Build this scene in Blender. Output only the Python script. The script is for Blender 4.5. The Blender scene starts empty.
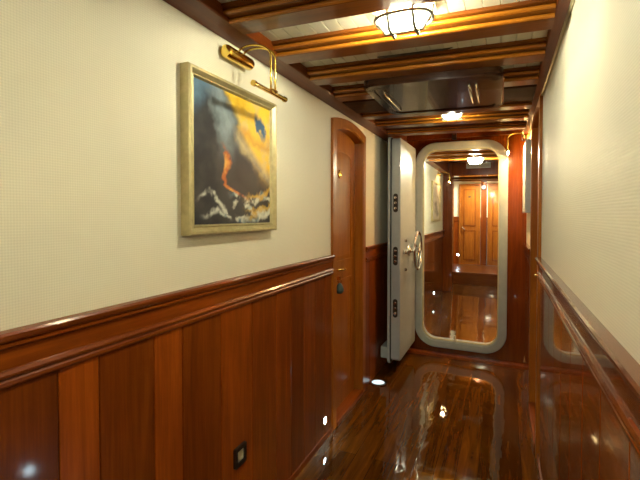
import bpy, bmesh, math, random
from mathutils import Vector, Matrix
random.seed(7)
S = bpy.context.scene
COL = S.collection
PI = math.pi
XL, XR, H = -1.0, 0.205, 1.3866          # left wall, right wall, eye height (metres)
K = 0.0208                               # deck camber: floor and beams fall to starboard
def cz(x): return -K * (x + 1.0)

# ------------------------------------------------------------------ mesh helpers
def NB(): return bmesh.new()
def merge(bm, t):
    me = bpy.data.meshes.new('tmp'); t.to_mesh(me); t.free(); bm.from_mesh(me); bpy.data.meshes.remove(me)
def box(bm, a, b, bev=0.0, seg=2, tint=None):
    t = bmesh.new()
    bmesh.ops.create_cube(t, size=1.0)
    for v in t.verts:
        v.co = Vector([(a[i] + b[i]) / 2 + v.co[i] * (b[i] - a[i]) for i in range(3)])
    if bev > 0:
        bmesh.ops.bevel(t, geom=list(t.edges), offset=bev, segments=seg, affect='EDGES', profile=0.5)
    if tint is not None:
        lay = t.loops.layers.float_color.new('tint')
        for f in t.faces:
            for l in f.loops: l[lay] = (tint, tint, tint, 1)
    merge(bm, t)
def obox(bm, c, size, M, bev=0.0):
    t = bmesh.new(); bmesh.ops.create_cube(t, size=1.0)
    for v in t.verts: v.co = Vector([v.co[i] * size[i] for i in range(3)])
    if bev > 0: bmesh.ops.bevel(t, geom=list(t.edges), offset=bev, segments=2, affect='EDGES', profile=0.5)
    for v in t.verts: v.co = M @ v.co + Vector(c)
    merge(bm, t)
def frames(pts):
    pts = [Vector(p) for p in pts]; T = []
    for i in range(len(pts)):
        a = pts[max(0, i - 1)]; b = pts[min(len(pts) - 1, i + 1)]; T.append((b - a).normalized())
    n = T[0].orthogonal().normalized(); out = []
    for i, t in enumerate(T):
        if i: n = (n - t * n.dot(t)).normalized()
        out.append((pts[i], n, t.cross(n)))
    return out
def tube(bm, pts, r, seg=12, closed=False):
    fr = frames(pts); rings = []
    for i, (p, n, b) in enumerate(fr):
        rr = r[i] if isinstance(r, (list, tuple)) else r
        rings.append([bm.verts.new(p + (n * math.cos(2 * PI * k / seg) + b * math.sin(2 * PI * k / seg)) * rr) for k in range(seg)])
    for i in range(len(rings) - 1):
        for k in range(seg):
            bm.faces.new((rings[i][k], rings[i][(k + 1) % seg], rings[i + 1][(k + 1) % seg], rings[i + 1][k]))
    if closed:
        # join last ring to first using the nearest offset
        best = min(range(seg), key=lambda o: sum((rings[-1][k].co - rings[0][(k + o) % seg].co).length for k in range(seg)))
        for k in range(seg):
            bm.faces.new((rings[-1][k], rings[-1][(k + 1) % seg], rings[0][(k + 1 + best) % seg], rings[0][(k + best) % seg]))
    else:
        bm.faces.new(list(reversed(rings[0]))); bm.faces.new(rings[-1])
def cyl(bm, a, b, r, r2=None, seg=20):
    tube(bm, [a, b], [r, r if r2 is None else r2], seg)
def lathe(bm, prof, c, axis, seg=24):
    """prof: list of (radius, distance along axis)"""
    axis = Vector(axis).normalized(); n = axis.orthogonal().normalized(); b = axis.cross(n); c = Vector(c); R = []
    for r, d in prof:
        if r < 1e-6: R.append([bm.verts.new(c + axis * d)])
        else: R.append([bm.verts.new(c + axis * d + (n * math.cos(2 * PI * k / seg) + b * math.sin(2 * PI * k / seg)) * r) for k in range(seg)])
    for i in range(len(R) - 1):
        A, B_ = R[i], R[i + 1]
        for k in range(seg):
            k2 = (k + 1) % seg
            if len(A) == 1 and len(B_) == 1: continue
            if len(A) == 1: bm.faces.new((A[0], B_[k2], B_[k]))
            elif len(B_) == 1: bm.faces.new((A[k], A[k2], B_[0]))
            else: bm.faces.new((A[k], A[k2], B_[k2], B_[k]))
    if len(R[0]) > 1: bm.faces.new(R[0])
    if len(R[-1]) > 1: bm.faces.new(list(reversed(R[-1])))
def extrude_poly(bm, pts, f0, f1):
    """closed outline pts (u,v); f0/f1 map (u,v)->3D for both faces"""
    a = [bm.verts.new(f0(*p)) for p in pts]; b = [bm.verts.new(f1(*p)) for p in pts]
    n = len(pts)
    bm.faces.new(a); bm.faces.new(list(reversed(b)))
    for i in range(n): bm.faces.new((a[i], b[i], b[(i + 1) % n], a[(i + 1) % n]))
def ring_poly(bm, outer, inner, f0, f1):
    n = len(outer); oa = [bm.verts.new(f0(*p)) for p in outer]; ob = [bm.verts.new(f1(*p)) for p in outer]
    ia = [bm.verts.new(f0(*p)) for p in inner]; ib = [bm.verts.new(f1(*p)) for p in inner]
    for i in range(n):
        j = (i + 1) % n
        bm.faces.new((oa[i], oa[j], ia[j], ia[i])); bm.faces.new((ob[j], ob[i], ib[i], ib[j]))
        bm.faces.new((oa[j], oa[i], ob[i], ob[j])); bm.faces.new((ia[i], ia[j], ib[j], ib[i]))
def rrect(x0, y0, x1, y1, r, n=10):
    P = []
    for cx, cy, a0 in ((x1 - r, y0 + r, -90), (x1 - r, y1 - r, 0), (x0 + r, y1 - r, 90), (x0 + r, y0 + r, 180)):
        for i in range(n + 1):
            a = math.radians(a0 + 90 * i / n); P.append((cx + r * math.cos(a), cy + r * math.sin(a)))
    return P
def camber(bm, f=1.0):
    for v in bm.verts: v.co.z += cz(v.co.x) * f

def wloc(o):
    l = Vector((0, 0, 0))
    while o: l += o.location; o = o.parent
    return l
def obj(name, bm, mat, parent=None, smooth=False):
    bmesh.ops.recalc_face_normals(bm, faces=bm.faces)
    if parent is not None: off = wloc(parent)
    else:
        xs = [v.co for v in bm.verts]
        mn = [min(c[i] for c in xs) for i in range(3)]; mx = [max(c[i] for c in xs) for i in range(3)]
        off = Vector(((mn[0] + mx[0]) / 2, (mn[1] + mx[1]) / 2, mn[2]))
    for v in bm.verts: v.co -= off
    me = bpy.data.meshes.new(name); bm.to_mesh(me); bm.free()
    if smooth:
        for p in me.polygons: p.use_smooth = True
    me.materials.append(mat)
    o = bpy.data.objects.new(name, me); COL.objects.link(o)
    if parent is not None: o.parent = parent
    else: o.location = off
    return o
def smooth_by_angle(o, ang=35):
    me = o.data
    for p in me.polygons: p.use_smooth = True
    me.set_sharp_from_angle(angle=math.radians(ang))
    return o
def tag(o, label=None, cat=None, group=None, kind=None):
    if label: o['label'] = label
    if cat: o['category'] = cat
    if group: o['group'] = group
    if kind: o['kind'] = kind
    return o
def thing(name, loc, label, cat, group=None, kind=None):
    o = bpy.data.objects.new(name, None); o.empty_display_size = 0.05; COL.objects.link(o); o.location = loc
    return tag(o, label, cat, group, kind)
def copy_tree(o, parent=None):
    c = o.copy(); COL.objects.link(c); c.parent = parent
    for ch in list(o.children): copy_tree(ch, c)
    return c

# ------------------------------------------------------------------ materials
class NT:
    def __init__(s, name):
        s.m = bpy.data.materials.new(name); s.m.use_nodes = True; s.t = s.m.node_tree; s.t.nodes.clear()
        s.out = s.n('ShaderNodeOutputMaterial'); s.b = s.n('ShaderNodeBsdfPrincipled'); s.l(s.b.outputs[0], s.out.inputs[0])
    def n(s, k, **kw):
        x = s.t.nodes.new(k)
        for a, v in kw.items(): setattr(x, a, v)
        return x
    def l(s, a, b): s.t.links.new(a, b)
    def set(s, **kw):
        for k, v in kw.items(): s.b.inputs[k.replace('_', ' ')].default_value = v
    def coords(s, scale):
        tc = s.n('ShaderNodeTexCoord'); mp = s.n('ShaderNodeMapping'); mp.inputs['Scale'].default_value = scale
        geo = s.n('ShaderNodeNewGeometry'); s.l(geo.outputs['Position'], mp.inputs[0]); return mp.outputs[0]
    def noise(s, v, scale, detail=4, rough=0.5, dist=0.0):
        x = s.n('ShaderNodeTexNoise'); x.inputs['Scale'].default_value = scale; x.inputs['Detail'].default_value = detail
        x.inputs['Roughness'].default_value = rough; x.inputs['Distortion'].default_value = dist; s.l(v, x.inputs['Vector']); return x.outputs['Fac']
    def ramp(s, f, stops):
        x = s.n('ShaderNodeValToRGB'); e = x.color_ramp.elements
        while len(e) < len(stops): e.new(0.5)
        for i, (p, c) in enumerate(stops): e[i].position = p; e[i].color = (*c, 1)
        s.l(f, x.inputs[0]); return x.outputs[0]
    def bump(s, h, strength, dist=0.002):
        x = s.n('ShaderNodeBump'); x.inputs['Strength'].default_value = strength; x.inputs['Distance'].default_value = dist
        s.l(h, x.inputs['Height']); s.l(x.outputs[0], s.b.inputs['Normal'])
def lin(r, g, b):
    f = lambda c: (c / 255 / 12.92) if c <= 10 else ((c / 255 + 0.055) / 1.055) ** 2.4
    return (f(r), f(g), f(b))
def wood(name, dark, mid, light, grain, rough=0.25, coat=0.6, coat_rough=0.06, tint=False, bumps=0.12, spec=0.4):
    """varnished timber with the grain along axis `grain`"""
    t = NT(name); sc = [14.0, 14.0, 14.0]; sc[grain] = 1.1
    v = t.coords(sc)
    n1 = t.noise(v, 1.6, 5, 0.6, 0.8); 
    sc2 = [90.0] * 3; sc2[grain] = 3.0
    n2 = t.noise(t.coords(sc2), 1.5, 3, 0.6)
    mx = t.n('ShaderNodeMath', operation='MULTIPLY_ADD'); t.l(n2, mx.inputs[0]); mx.inputs[1].default_value = 0.35; 
    ad = t.n('ShaderNodeMath', operation='MULTIPLY'); t.l(n1, ad.inputs[0]); ad.inputs[1].default_value = 0.70; t.l(ad.outputs[0], mx.inputs[2])
    c = t.ramp(mx.outputs[0], [(0.30, dark), (0.52, mid), (0.74, light)])
    if tint:
        at = t.n('ShaderNodeAttribute', attribute_name='tint'); mul = t.n('ShaderNodeMix', data_type='RGBA', blend_type='MULTIPLY')
        mul.inputs[0].default_value = 1.0; t.l(c, mul.inputs[6]); t.l(at.outputs['Color'], mul.inputs[7]); c = mul.outputs[2]
    t.l(c, t.b.inputs['Base Color'])
    t.set(Roughness=rough, Coat_Weight=coat, Coat_Roughness=coat_rough, Specular_IOR_Level=spec)
    t.bump(mx.outputs[0], bumps, 0.001)
    return t.m
def plain(name, col, rough=0.5, metal=0.0, coat=0.0, var=0.06, scale=30, bump=0.05, coat_rough=0.05):
    t = NT(name); n = t.noise(t.coords((1, 1, 1)), scale, 4)
    lo = tuple(c * (1 - var) for c in col); hi = tuple(min(1, c * (1 + var)) for c in col)
    t.l(t.ramp(n, [(0.3, lo), (0.7, hi)]), t.b.inputs['Base Color'])
    t.set(Roughness=rough, Metallic=metal, Coat_Weight=coat, Coat_Roughness=coat_rough)
    if bump: t.bump(n, bump, 0.001)
    return t.m
def glow(name, col, strength):
    t = NT(name); n = t.noise(t.coords((1, 1, 1)), 8, 2)
    t.l(t.ramp(n, [(0.2, tuple(c * 0.95 for c in col)), (0.8, col)]), t.b.inputs['Emission Color'])
    t.set(Emission_Strength=strength, Roughness=0.3); t.b.inputs['Base Color'].default_value = (0.8, 0.8, 0.78, 1)
    return t.m
def wallpaper(name, col):
    t = NT(name); v = t.coords((1, 1, 1)); sp = t.n('ShaderNodeSeparateXYZ'); t.l(v, sp.inputs[0])
    def wave(a, b):
        m1 = t.n('ShaderNodeMath', operation='MULTIPLY'); t.l(sp.outputs[1], m1.inputs[0]); m1.inputs[1].default_value = a
        m2 = t.n('ShaderNodeMath', operation='MULTIPLY_ADD'); t.l(sp.outputs[2], m2.inputs[0]); m2.inputs[1].default_value = b; t.l(m1.outputs[0], m2.inputs[2])
        s = t.n('ShaderNodeMath', operation='SINE'); t.l(m2.outputs[0], s.inputs[0]); return s.outputs[0]
    w = 2 * PI / 0.013
    p = t.n('ShaderNodeMath', operation='MULTIPLY'); t.l(wave(w, w), p.inputs[0]); t.l(wave(w, -w), p.inputs[1])
    h = t.n('ShaderNodeMath', operation='MULTIPLY_ADD'); t.l(p.outputs[0], h.inputs[0]); h.inputs[1].default_value = 0.5; h.inputs[2].default_value = 0.5
    t.l(t.ramp(h.outputs[0], [(0.0, tuple(c * 0.87 for c in col)), (1.0, tuple(min(1, c * 1.02) for c in col))]), t.b.inputs['Base Color'])
    t.set(Roughness=0.62, Specular_IOR_Level=0.25); t.bump(h.outputs[0], 0.25, 0.0015)
    return t.m
def floor_mat():
    t = NT('varnished_floor'); v = t.coords((1, 1, 1))
    br = t.n('ShaderNodeTexBrick'); mp = t.n('ShaderNodeMapping'); mp.inputs['Rotation'].default_value = (0, 0, PI / 2)
    t.l(v, mp.inputs[0]); t.l(mp.outputs[0], br.inputs['Vector'])
    br.inputs['Scale'].default_value = 1.0; br.inputs['Brick Width'].default_value = 1.7; br.inputs['Row Height'].default_value = 0.11
    br.inputs['Mortar Size'].default_value = 0.0015; br.inputs['Mortar Smooth'].default_value = 0.1; br.offset = 0.37
    br.inputs['Color1'].default_value = (0.72, 0.72, 0.72, 1); br.inputs['Color2'].default_value = (1.25, 1.25, 1.25, 1); br.inputs['Mortar'].default_value = (0.35, 0.35, 0.35, 1)
    n = t.noise(t.coords((16, 1.2, 16)), 1.6, 5, 0.6, 0.6)
    c = t.ramp(n, [(0.28, FL[0]), (0.52, FL[1]), (0.75, FL[2])])
    mul = t.n('ShaderNodeMix', data_type='RGBA', blend_type='MULTIPLY'); mul.inputs[0].default_value = 1.0
    t.l(c, mul.inputs[6]); t.l(br.outputs['Color'], mul.inputs[7]); t.l(mul.outputs[2], t.b.inputs['Base Color'])
    # old varnish: slight swells and orange peel
    wv = t.noise(t.coords((5, 2.0, 5)), 1.3, 3, 0.55)
    t.set(Roughness=0.4, Coat_Weight=1.0, Coat_Roughness=0.03, Specular_IOR_Level=0.0)
    bp = t.n('ShaderNodeBump'); bp.inputs['Strength'].default_value = 0.15; bp.inputs['Distance'].default_value = 0.012; t.l(wv, bp.inputs['Height'])
    t.l(bp.outputs[0], t.b.inputs['Coat Normal'])
    return t.m
FL = [(0.047, 0.0130, 0.0013), (0.102, 0.031, 0.0026), (0.18, 0.058, 0.005)]
W_DARK, W_MID, W_LIGHT = (0.140, 0.026, 0.0020), (0.215, 0.043, 0.0030), (0.31, 0.070, 0.0050)
def scl(c, k): return tuple(x * k for x in c)
M = {}
M['panel'] = wood('panel_timber', W_DARK, W_MID, W_LIGHT, 2, 0.30, 0.35, 0.085, tint=True, spec=.15)
M['panel_gloss'] = wood('glossy_panel_timber', W_DARK, W_MID, W_LIGHT, 2, 0.25, 0.8, 0.035, tint=True, bumps=.05, spec=.15)
M['rail'] = wood('rail_timber', scl(W_DARK, .85), scl(W_MID, .9), scl(W_LIGHT, .95), 1, 0.32, 0.25, 0.10, spec=.15)
M['rail_gloss'] = wood('glossy_rail_timber', scl(W_DARK, .6), scl(W_MID, .65), scl(W_LIGHT, .7), 1, 0.25, 0.7, 0.04, spec=.2)
M['nosing'] = wood('golden_nosing_timber', (0.33, 0.108, 0.008), (0.38, 0.13, 0.010), (0.43, 0.155, 0.013), 0, 0.3, 0.3, 0.08, spec=.3)
M['beam'] = wood('beam_timber', (0.09, 0.022, 0.002), (0.15, 0.040, 0.004), (0.21, 0.065, 0.007), 0, 0.28, 0.35, 0.06, spec=.2)
M['board'] = wood('side_board_timber', scl(W_DARK, .6), scl(W_MID, .6), scl(W_LIGHT, .6), 1, 0.4, 0.12, 0.1, spec=.15)
M['door'] = wood('door_timber', (0.22, 0.060, 0.005), (0.325, 0.098, 0.008), (0.42, 0.142, 0.012), 2, 0.28, 0.25, 0.08, spec=.25)
M['girder'] = wood('dark_girder_timber', (0.018, 0.006, 0.002), (0.035, 0.012, 0.004), (0.06, 0.02, 0.006), 0, 0.5, 0.0, 0.1, spec=.05)
M['bulk'] = wood('bulkhead_timber', scl(W_DARK, .6), scl(W_MID, .65), scl(W_LIGHT, .65), 2, 0.22, 0.6, 0.05, spec=.2)
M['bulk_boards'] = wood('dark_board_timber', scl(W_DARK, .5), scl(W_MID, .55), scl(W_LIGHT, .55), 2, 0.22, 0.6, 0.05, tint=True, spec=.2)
M['hatch'] = wood('dark_hatch_timber', (0.018, 0.006, 0.002), (0.035, 0.012, 0.004), (0.06, 0.02, 0.006), 0, 0.25, 0.35, 0.03, bumps=0.02, spec=.2)
M['floor'] = floor_mat()
M['paper'] = wallpaper('cream_woven_wallpaper', (0.775, 0.745, 0.60))
M['plank'] = plain('cream_painted_planks', (0.50, 0.47, 0.36), 0.35, var=0.04)
M['steel'] = plain('pale_grey_enamel', (0.38, 0.415, 0.42), 0.4, coat=0.45, var=0.03, scale=12, bump=0.02)
M['frame_steel'] = plain('grey_green_enamel', (0.33, 0.375, 0.37), 0.35, coat=0.2, var=0.05, scale=18)
M['chrome'] = plain('polished_chrome', (0.75, 0.75, 0.74), 0.12, 1.0, var=0.03, bump=0)
M['dark_metal'] = plain('dark_bronze_metal', (0.06, 0.05, 0.04), 0.3, 0.8, var=0.1)
M['brass'] = plain('polished_brass', (0.86, 0.60, 0.14), 0.16, 1.0, var=0.05, bump=0)
M['gilt'] = plain('champagne_gilt_frame', (0.44, 0.375, 0.19), 0.40, 0.4, var=0.12, scale=40, bump=0.1)
M['black'] = plain('black_plastic', (0.015, 0.014, 0.013), 0.4, var=0.1)
M['white_plastic'] = plain('ivory_plastic', (0.62, 0.57, 0.44), 0.35, var=0.03)
M['teal'] = plain('dark_teal_leather', (0.035, 0.06, 0.055), 0.5, var=0.2)
def lamp_glass(name, col, strength, mixf=.45):
    m = glow(name, col, strength); nt = m.node_tree; out = [n for n in nt.nodes if n.type == 'OUTPUT_MATERIAL'][0]; pb = [n for n in nt.nodes if n.type == 'BSDF_PRINCIPLED'][0]
    tr = nt.nodes.new('ShaderNodeBsdfTransparent'); mx = nt.nodes.new('ShaderNodeMixShader'); mx.inputs[0].default_value = mixf
    nt.links.new(tr.outputs[0], mx.inputs[1]); nt.links.new(pb.outputs[0], mx.inputs[2]); nt.links.new(mx.outputs[0], out.inputs[0]); return m
LAMPC = (1.0, 0.97, 0.74)
M['lamp'] = lamp_glass('lamp_glass_lit', LAMPC, 4.0)
M['lamp_dim'] = lamp_glass('lamp_glass_cool', (0.86, 0.95, 0.86), 0.13, .85)
M['led'] = glow('cool_white_led', (0.66, 0.90, 1.0), 11.0)
M['led_reflection'] = glow('led_reflection_glow', (0.62, 0.90, 1.0), 0.16)  # dim emission imitating a cool light mirrored in the floor varnish
M['warmled'] = glow('picture_lamp_tube', (1.0, 0.66, 0.28), 50.0)
M['warmled_strong'] = glow('picture_lamp_tube_bright', (1.0, 0.60, 0.24), 330.0)
M['cage'] = plain('grey_cage_wire', (0.09, 0.085, 0.06), 0.5, 0.2, var=0.05)
M['lamp_base'] = plain('lamp_base_enamel', (0.55, 0.50, 0.30), 0.3, 0.3, var=0.05)
M['paperwhite'] = plain('pale_passe_partout', (0.55, 0.52, 0.42), 0.6, var=0.03)

# ------------------------------------------------------------------ floor
Y0, YB, Y2, YS, YE = -2.6, 4.34, 8.05, 9.0, 10.5
bm = NB()
t = NB(); bmesh.ops.create_cube(t, size=1.0)
for v in t.verts: v.co = Vector((-0.4 + v.co.x * 1.6, (Y0 + YE) / 2 + v.co.y * (YE - Y0 + 0.4), -0.03 + v.co.z * 0.06))
merge(bm, t); camber(bm)
tag(obj('floor', bm, M['floor']), 'dark glossy varnished plank floor of the passage', 'floor', kind='structure')

# ------------------------------------------------------------------ walls
LD0, LD1, LDT = 2.585, 3.15, 1.985        # left cabin door opening
RD0, RD1 = 2.80, 3.43                     # right cabin door opening
def wall_mesh(x0, x1, segs):
    bm = NB()
    for (ya, yb, za, zb) in segs: box(bm, (x0, ya, za), (x1, yb, zb))
    return bm
wl = thing('wall_left', (XL, 0.8, 0), 'left passage wall, cream wallpaper above varnished panelling', 'wall', kind='structure')
ZT = 2.30
obj('wallpaper', wall_mesh(XL - 0.10, XL, [(Y0, LD0 - .03, 1.02, ZT), (LD0 - .03, LD1 + .03, LDT + 0.03, ZT), (LD1 + .03, YB + .06, 1.02, ZT)]), M['paper'], wl)
def boards(bm, xw, side, cuts, z1, tints, z0=-0.03):
    for i in range(len(cuts) - 1):
        a, b = cuts[i], cuts[i + 1]
        xf = xw + side * 0.006
        xs = (xw - side * 0.10, xf)
        box(bm, (min(xs), a + 0.0012, z0), (max(xs), b - 0.0012, z1), 0.0022, 1, tints[i % len(tints)])
cutsL = [-2.6, -2.35, -2.15, -1.9, -1.65, -1.45, -1.2, -1.0, -0.75, -0.5, -0.3, -0.1, 0.11, 0.31, 0.50, .698, .813, 1.01, 1.137, 1.354, 1.575, 1.788, 1.945, 2.10, 2.25, 2.40, LD0 - 0.03]
tintL = [.8, 1.2, .8, 1.2, .8, 1.1, .8, 1.2, .8, 1.2, .8, 1.1, .8, 1.1, .62, 1.30, .72, 1.30, 0.82, 1.18, .92, 1.05, .75, .95, .78, .9]
bm = NB(); boards(bm, XL, 1, cutsL, 1.03, tintL)
cutsL2 = [LD1 + 0.03, 3.36, 3.55, 3.78, 4.0, 4.2, YB + .06]
boards(bm, XL, 1, cutsL2, 1.03, [.8, .95, .75, .9, .85, .8])
obj('wainscot', bm, M['panel'], wl)
wr = thing('wall_right', (XR, 0.8, 0), 'right passage wall, cream wallpaper above glossy panelling', 'wall', kind='structure')
obj('wallpaper', wall_mesh(XR, XR + 0.10, [(Y0, RD0 - .03, 1.02, ZT), (RD0 - .03, RD1 + .03, 2.09, ZT), (RD1 + .03, YB + .06, 1.02, ZT)]), M['paper'], wr)
bm = NB()
cutsR = [-2.6, -2.3, -2.0, -1.7, -1.4, -1.1, -.8, -.5, -.2, .1, .4, .62, .85, 1.08, 1.3, 1.52, 1.75, 1.98, 2.2, 2.45, RD0 - 0.03]
boards(bm, XR, -1, cutsR, 1.03, [1.0, .8, .95, .75, .9, 1.05, .8])
boards(bm, XR, -1, [RD1 + 0.03, 3.65, 3.9, 4.15, YB + .06], 1.03, [.8, .95, .75, .9])
obj('wainscot', bm, M['panel_gloss'], wr)
# chair rails: one moulding profile swept along the wall
RAILP = [(0, 1.010), (.012, 1.010), (.017, 1.016), (.018, 1.024), (.014, 1.030), (.020, 1.034), (.022, 1.041), (.018, 1.048), (.012, 1.050),
         (.012, 1.094), (.016, 1.097), (.022, 1.101), (.022, 1.107), (.017, 1.110), (.026, 1.114), (.030, 1.121), (.030, 1.128), (.026, 1.1335), (0, 1.134)]
def rail(name, xw, side, ya, yb, dz, label):
    bm = NB()
    extrude_poly(bm, [(xw + side * u, z + dz) for u, z in RAILP], lambda u, z: Vector((u, ya, z)), lambda u, z: Vector((u, yb, z)))
    o = obj(name, bm, M['rail'] if side > 0 else M['rail_gloss']); smooth_by_angle(o, 30)
    return tag(o, label, 'chair rail', kind='structure')
rail('trim_1', XL, 1, Y0, LD0 - 0.075, 0, 'long chair rail on the left wall, running from the foreground to the door')
rail('trim_2', XL, 1, LD1 + 0.075, YB + .02, 0, 'short chair rail on the left wall, behind the open steel door')
rail('trim_3', XR, -1, Y0, RD0 - 0.08, 0.012, 'glossy chair rail on the right wall in the foreground')
rail('trim_4', XR, -1, RD1 + 0.08, YB + .02, 0.0, 'short chair rail on the right wall beyond the doorway')
# low baseboards
bm = NB(); box(bm, (XL, Y0, -0.03), (XL + .012, LD0 - .075, .035), .003); tag(obj('baseboard_left', bm, M['rail']), 'narrow base strip along the left wall', 'baseboard', kind='structure')
bm = NB(); box(bm, (XR - .012, Y0, -0.05), (XR, RD0 - .08, .015), .003); tag(obj('baseboard_right', bm, M['rail']), 'narrow base strip along the right wall', 'baseboard', kind='structure')
# wall behind the viewer
bm = NB(); box(bm, (XL - .1, Y0 - .1, -.05), (XR + .1, Y0, ZT)); tag(obj('wall_back', bm, M['bulk']), 'wooden wall closing the passage behind the viewer', 'wall', kind='structure')

# ------------------------------------------------------------------ ceiling
ZB = 2.0676                                # beam soffit at the left wall
ce = thing('ceiling', (-0.4, 0.8, 2.11), 'cream painted plank ceiling between the beams', 'ceiling', kind='structure')
bm = NB(); random.seed(3)
x = -1.02
while x < 0.28:
    w = 0.056
    box(bm, (x + .0005, Y0, 2.116), (min(x + w - .0005, .3), 3.66, 2.14), .0022, 1); x += w
camber(bm); obj('planking', bm, M['plank'], ce)
bm = NB(); box(bm, (-1.15, Y0 - .1, 2.33), (0.4, YE + .3, 2.37)); obj('deckhead', bm, M['board'], ce)
bm = NB(); box(bm, (-1.02, 3.66, 2.25), (0.26, YB + .05, 2.29)); camber(bm); obj('deckhead', bm, M['board'], ce)
def side_board(name, x0, x1, z0, z1, ya, yb, label):
    bm = NB(); box(bm, (x0, ya, z0), (x1, yb, z1), .004)
    return tag(obj(name, bm, M['board']), label, 'ceiling trim', kind='structure')
side_board('trim_5', XL, XL + .105, ZB, 2.28, Y0, YB, 'broad brown board along the top of the left wall')
side_board('trim_6', XR - .05, XR, 2.066, 2.28, Y0, YB, 'brown board along the top of the right wall')
bm = NB(); tube(bm, [(XR - .006, Y0, 2.066), (XR - .006, YB, 2.066)], .006, 8)
tag(obj('trim_7', bm, M['lamp_base']), 'thin pale beading under the right ceiling board', 'ceiling trim', kind='structure')
def beam_mesh(yc, xa=XL + .10, xb=XR - .05, z=ZB, hh=.085):
    """yc: near lower corner; stepped on both sides"""
    bm = NB()
    # rounded noses on the visible near steps
    P = [(.003, 0), (.095, 0), (.098, .003), (.098, .014), (.095, .017), (.128, .017), (.132, .020), (.132, .031), (.128, .034), (.150, .036), (.150, hh),
         (-.052, hh), (-.052, .036), (-.031, .034), (-.034, .031), (-.034, .020), (-.031, .017), (.003, .017), (0, .014), (0, .003)]
    extrude_poly(bm, [(yc + u, z + w) for u, w in P], lambda u, w: Vector((xa, u, w)), lambda u, w: Vector((xb, u, w)))
    camber(bm); return bm
PITCH = 0.3455
BL = {-2: 'first of the beams', }
def beam(yc, label, **kw):
    o = obj('ceiling_beam', beam_mesh(yc, **kw), M['beam']); smooth_by_angle(o, 40)
    xa, xb, z = kw.get('xa', XL + .10), kw.get('xb', XR - .05), kw.get('z', ZB)
    for (u, w) in ((-.003, .0015), (-.037, .0185)) if yc < 8 else ():
        bm = NB(); P = [(0, 0), (.006, 0), (.006, .0145), (0, .0145), (-.0035, .0115), (-.005, .00725), (-.0035, .003)]
        extrude_poly(bm, [(yc + u + a, z + w + b) for a, b in P], lambda a, b: Vector((xa + .002, a, b)), lambda a, b: Vector((xb - .002, a, b))); camber(bm)
        n_ = obj('nosing', bm, M['nosing'], o); smooth_by_angle(n_, 50); n_['label'] = 'golden lighter nosing strip'
    return tag(o, label, 'beam', 'stepped ceiling beams')
yA = 1.282
beam(yA - 4 * PITCH, 'stepped varnished ceiling beam behind the viewer, farthest back')
beam(yA - 3 * PITCH, 'stepped varnished ceiling beam directly above the viewer')
beam(yA - 2 * PITCH, 'stepped varnished ceiling beam just ahead of the viewer')
beam(yA - PITCH, 'stepped varnished ceiling beam out of frame before the large caged lamp')
beam(yA, 'nearest visible stepped ceiling beam, just before the large caged lamp')
beam(yA + PITCH, 'brightly lit ceiling beam just behind the large caged lamp')
beam(yA + 2 * PITCH, 'ceiling beam between the bright one and the dark hatch')
# beam D is broken by the hatch
beam(yA + 3 * PITCH, 'short length of ceiling beam left of the dark hatch', xa=XL + .10, xb=-0.655)
beam(yA + 3 * PITCH, 'short length of ceiling beam right of the dark hatch', xa=0.0, xb=XR - .05)
beam(2.85, 'first ceiling beam beyond the dark hatch')
beam(3.20, 'second ceiling beam beyond the dark hatch, behind the small lamp')
beam(3.55, 'last ceiling beam before the steel frame')
# wide flat dark girder carrying the hatch
bm = NB(); box(bm, (XL + .10, yA + 3 * PITCH + .12, ZB - .002), (XR - .05, 2.735, ZB + .05), .006); camber(bm)
tag(obj('trim_8', bm, M['girder']), 'wide flat dark board across the ceiling around the hatch', 'ceiling trim', kind='structure')

# ------------------------------------------------------------------ ceiling hatch
ht = thing('ceiling_hatch', (-0.33, 2.40, 2.03), 'dark glossy rounded hatch cover in the ceiling with grab bars', 'hatch')
hx0, hx1, hy0, hy1 = -0.665, 0.0, 2.06, 2.73
bm = NB()
ring_poly(bm, rrect(hx0, hy0, hx1, hy1, .08), rrect(hx0 + .05, hy0 + .07, hx1 - .05, hy1 - .045, .05), lambda u, v: Vector((u, v, 2.035)), lambda u, v: Vector((u, v, 2.075)))
bmesh.ops.bevel(bm, geom=[e for e in bm.edges if all(abs(v.co.z - 2.035) < 1e-4 for v in e.verts)], offset=.008, segments=2, affect='EDGES')
camber(bm); smooth_by_angle(obj('rim', bm, M['hatch'], ht), 35)
bm = NB(); extrude_poly(bm, rrect(hx0 + .035, hy0 + .055, hx1 - .035, hy1 - .055, .05), lambda u, v: Vector((u, v, 2.041)), lambda u, v: Vector((u, v, 2.078))); camber(bm)
obj('cover_panel', bm, M['hatch'], ht)
for (gx, ys, ye) in ((-0.125, 2.22, 2.56), (-0.158, 2.22, 2.56), (-0.575, 2.20, 2.60)):
    bm = NB(); pts = [(gx, ys, 2.05), (gx, ys + .006, 2.034), (gx, ys + .03, 2.028), (gx, ye - .03, 2.028), (gx, ye - .006, 2.034), (gx, ye, 2.05)]
    tube(bm, pts, .0042, 10); camber(bm)
    tag(obj('grab_bar', bm, M['chrome'], ht, True), 'thin polished grab bar')
# slim bar on the planks past the lamp
bm = NB(); tube(bm, [(-.525, 1.885, 2.108), (-.50, 1.884, 2.104), (-.24, 1.884, 2.104), (-.20, 1.885, 2.108)], [.003, .006, .005, .002], 8); camber(bm)
tag(obj('stay_bar', bm, M['dark_metal']), 'slim dark metal stay bar on the cream planks between two beams', 'bar')

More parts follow.
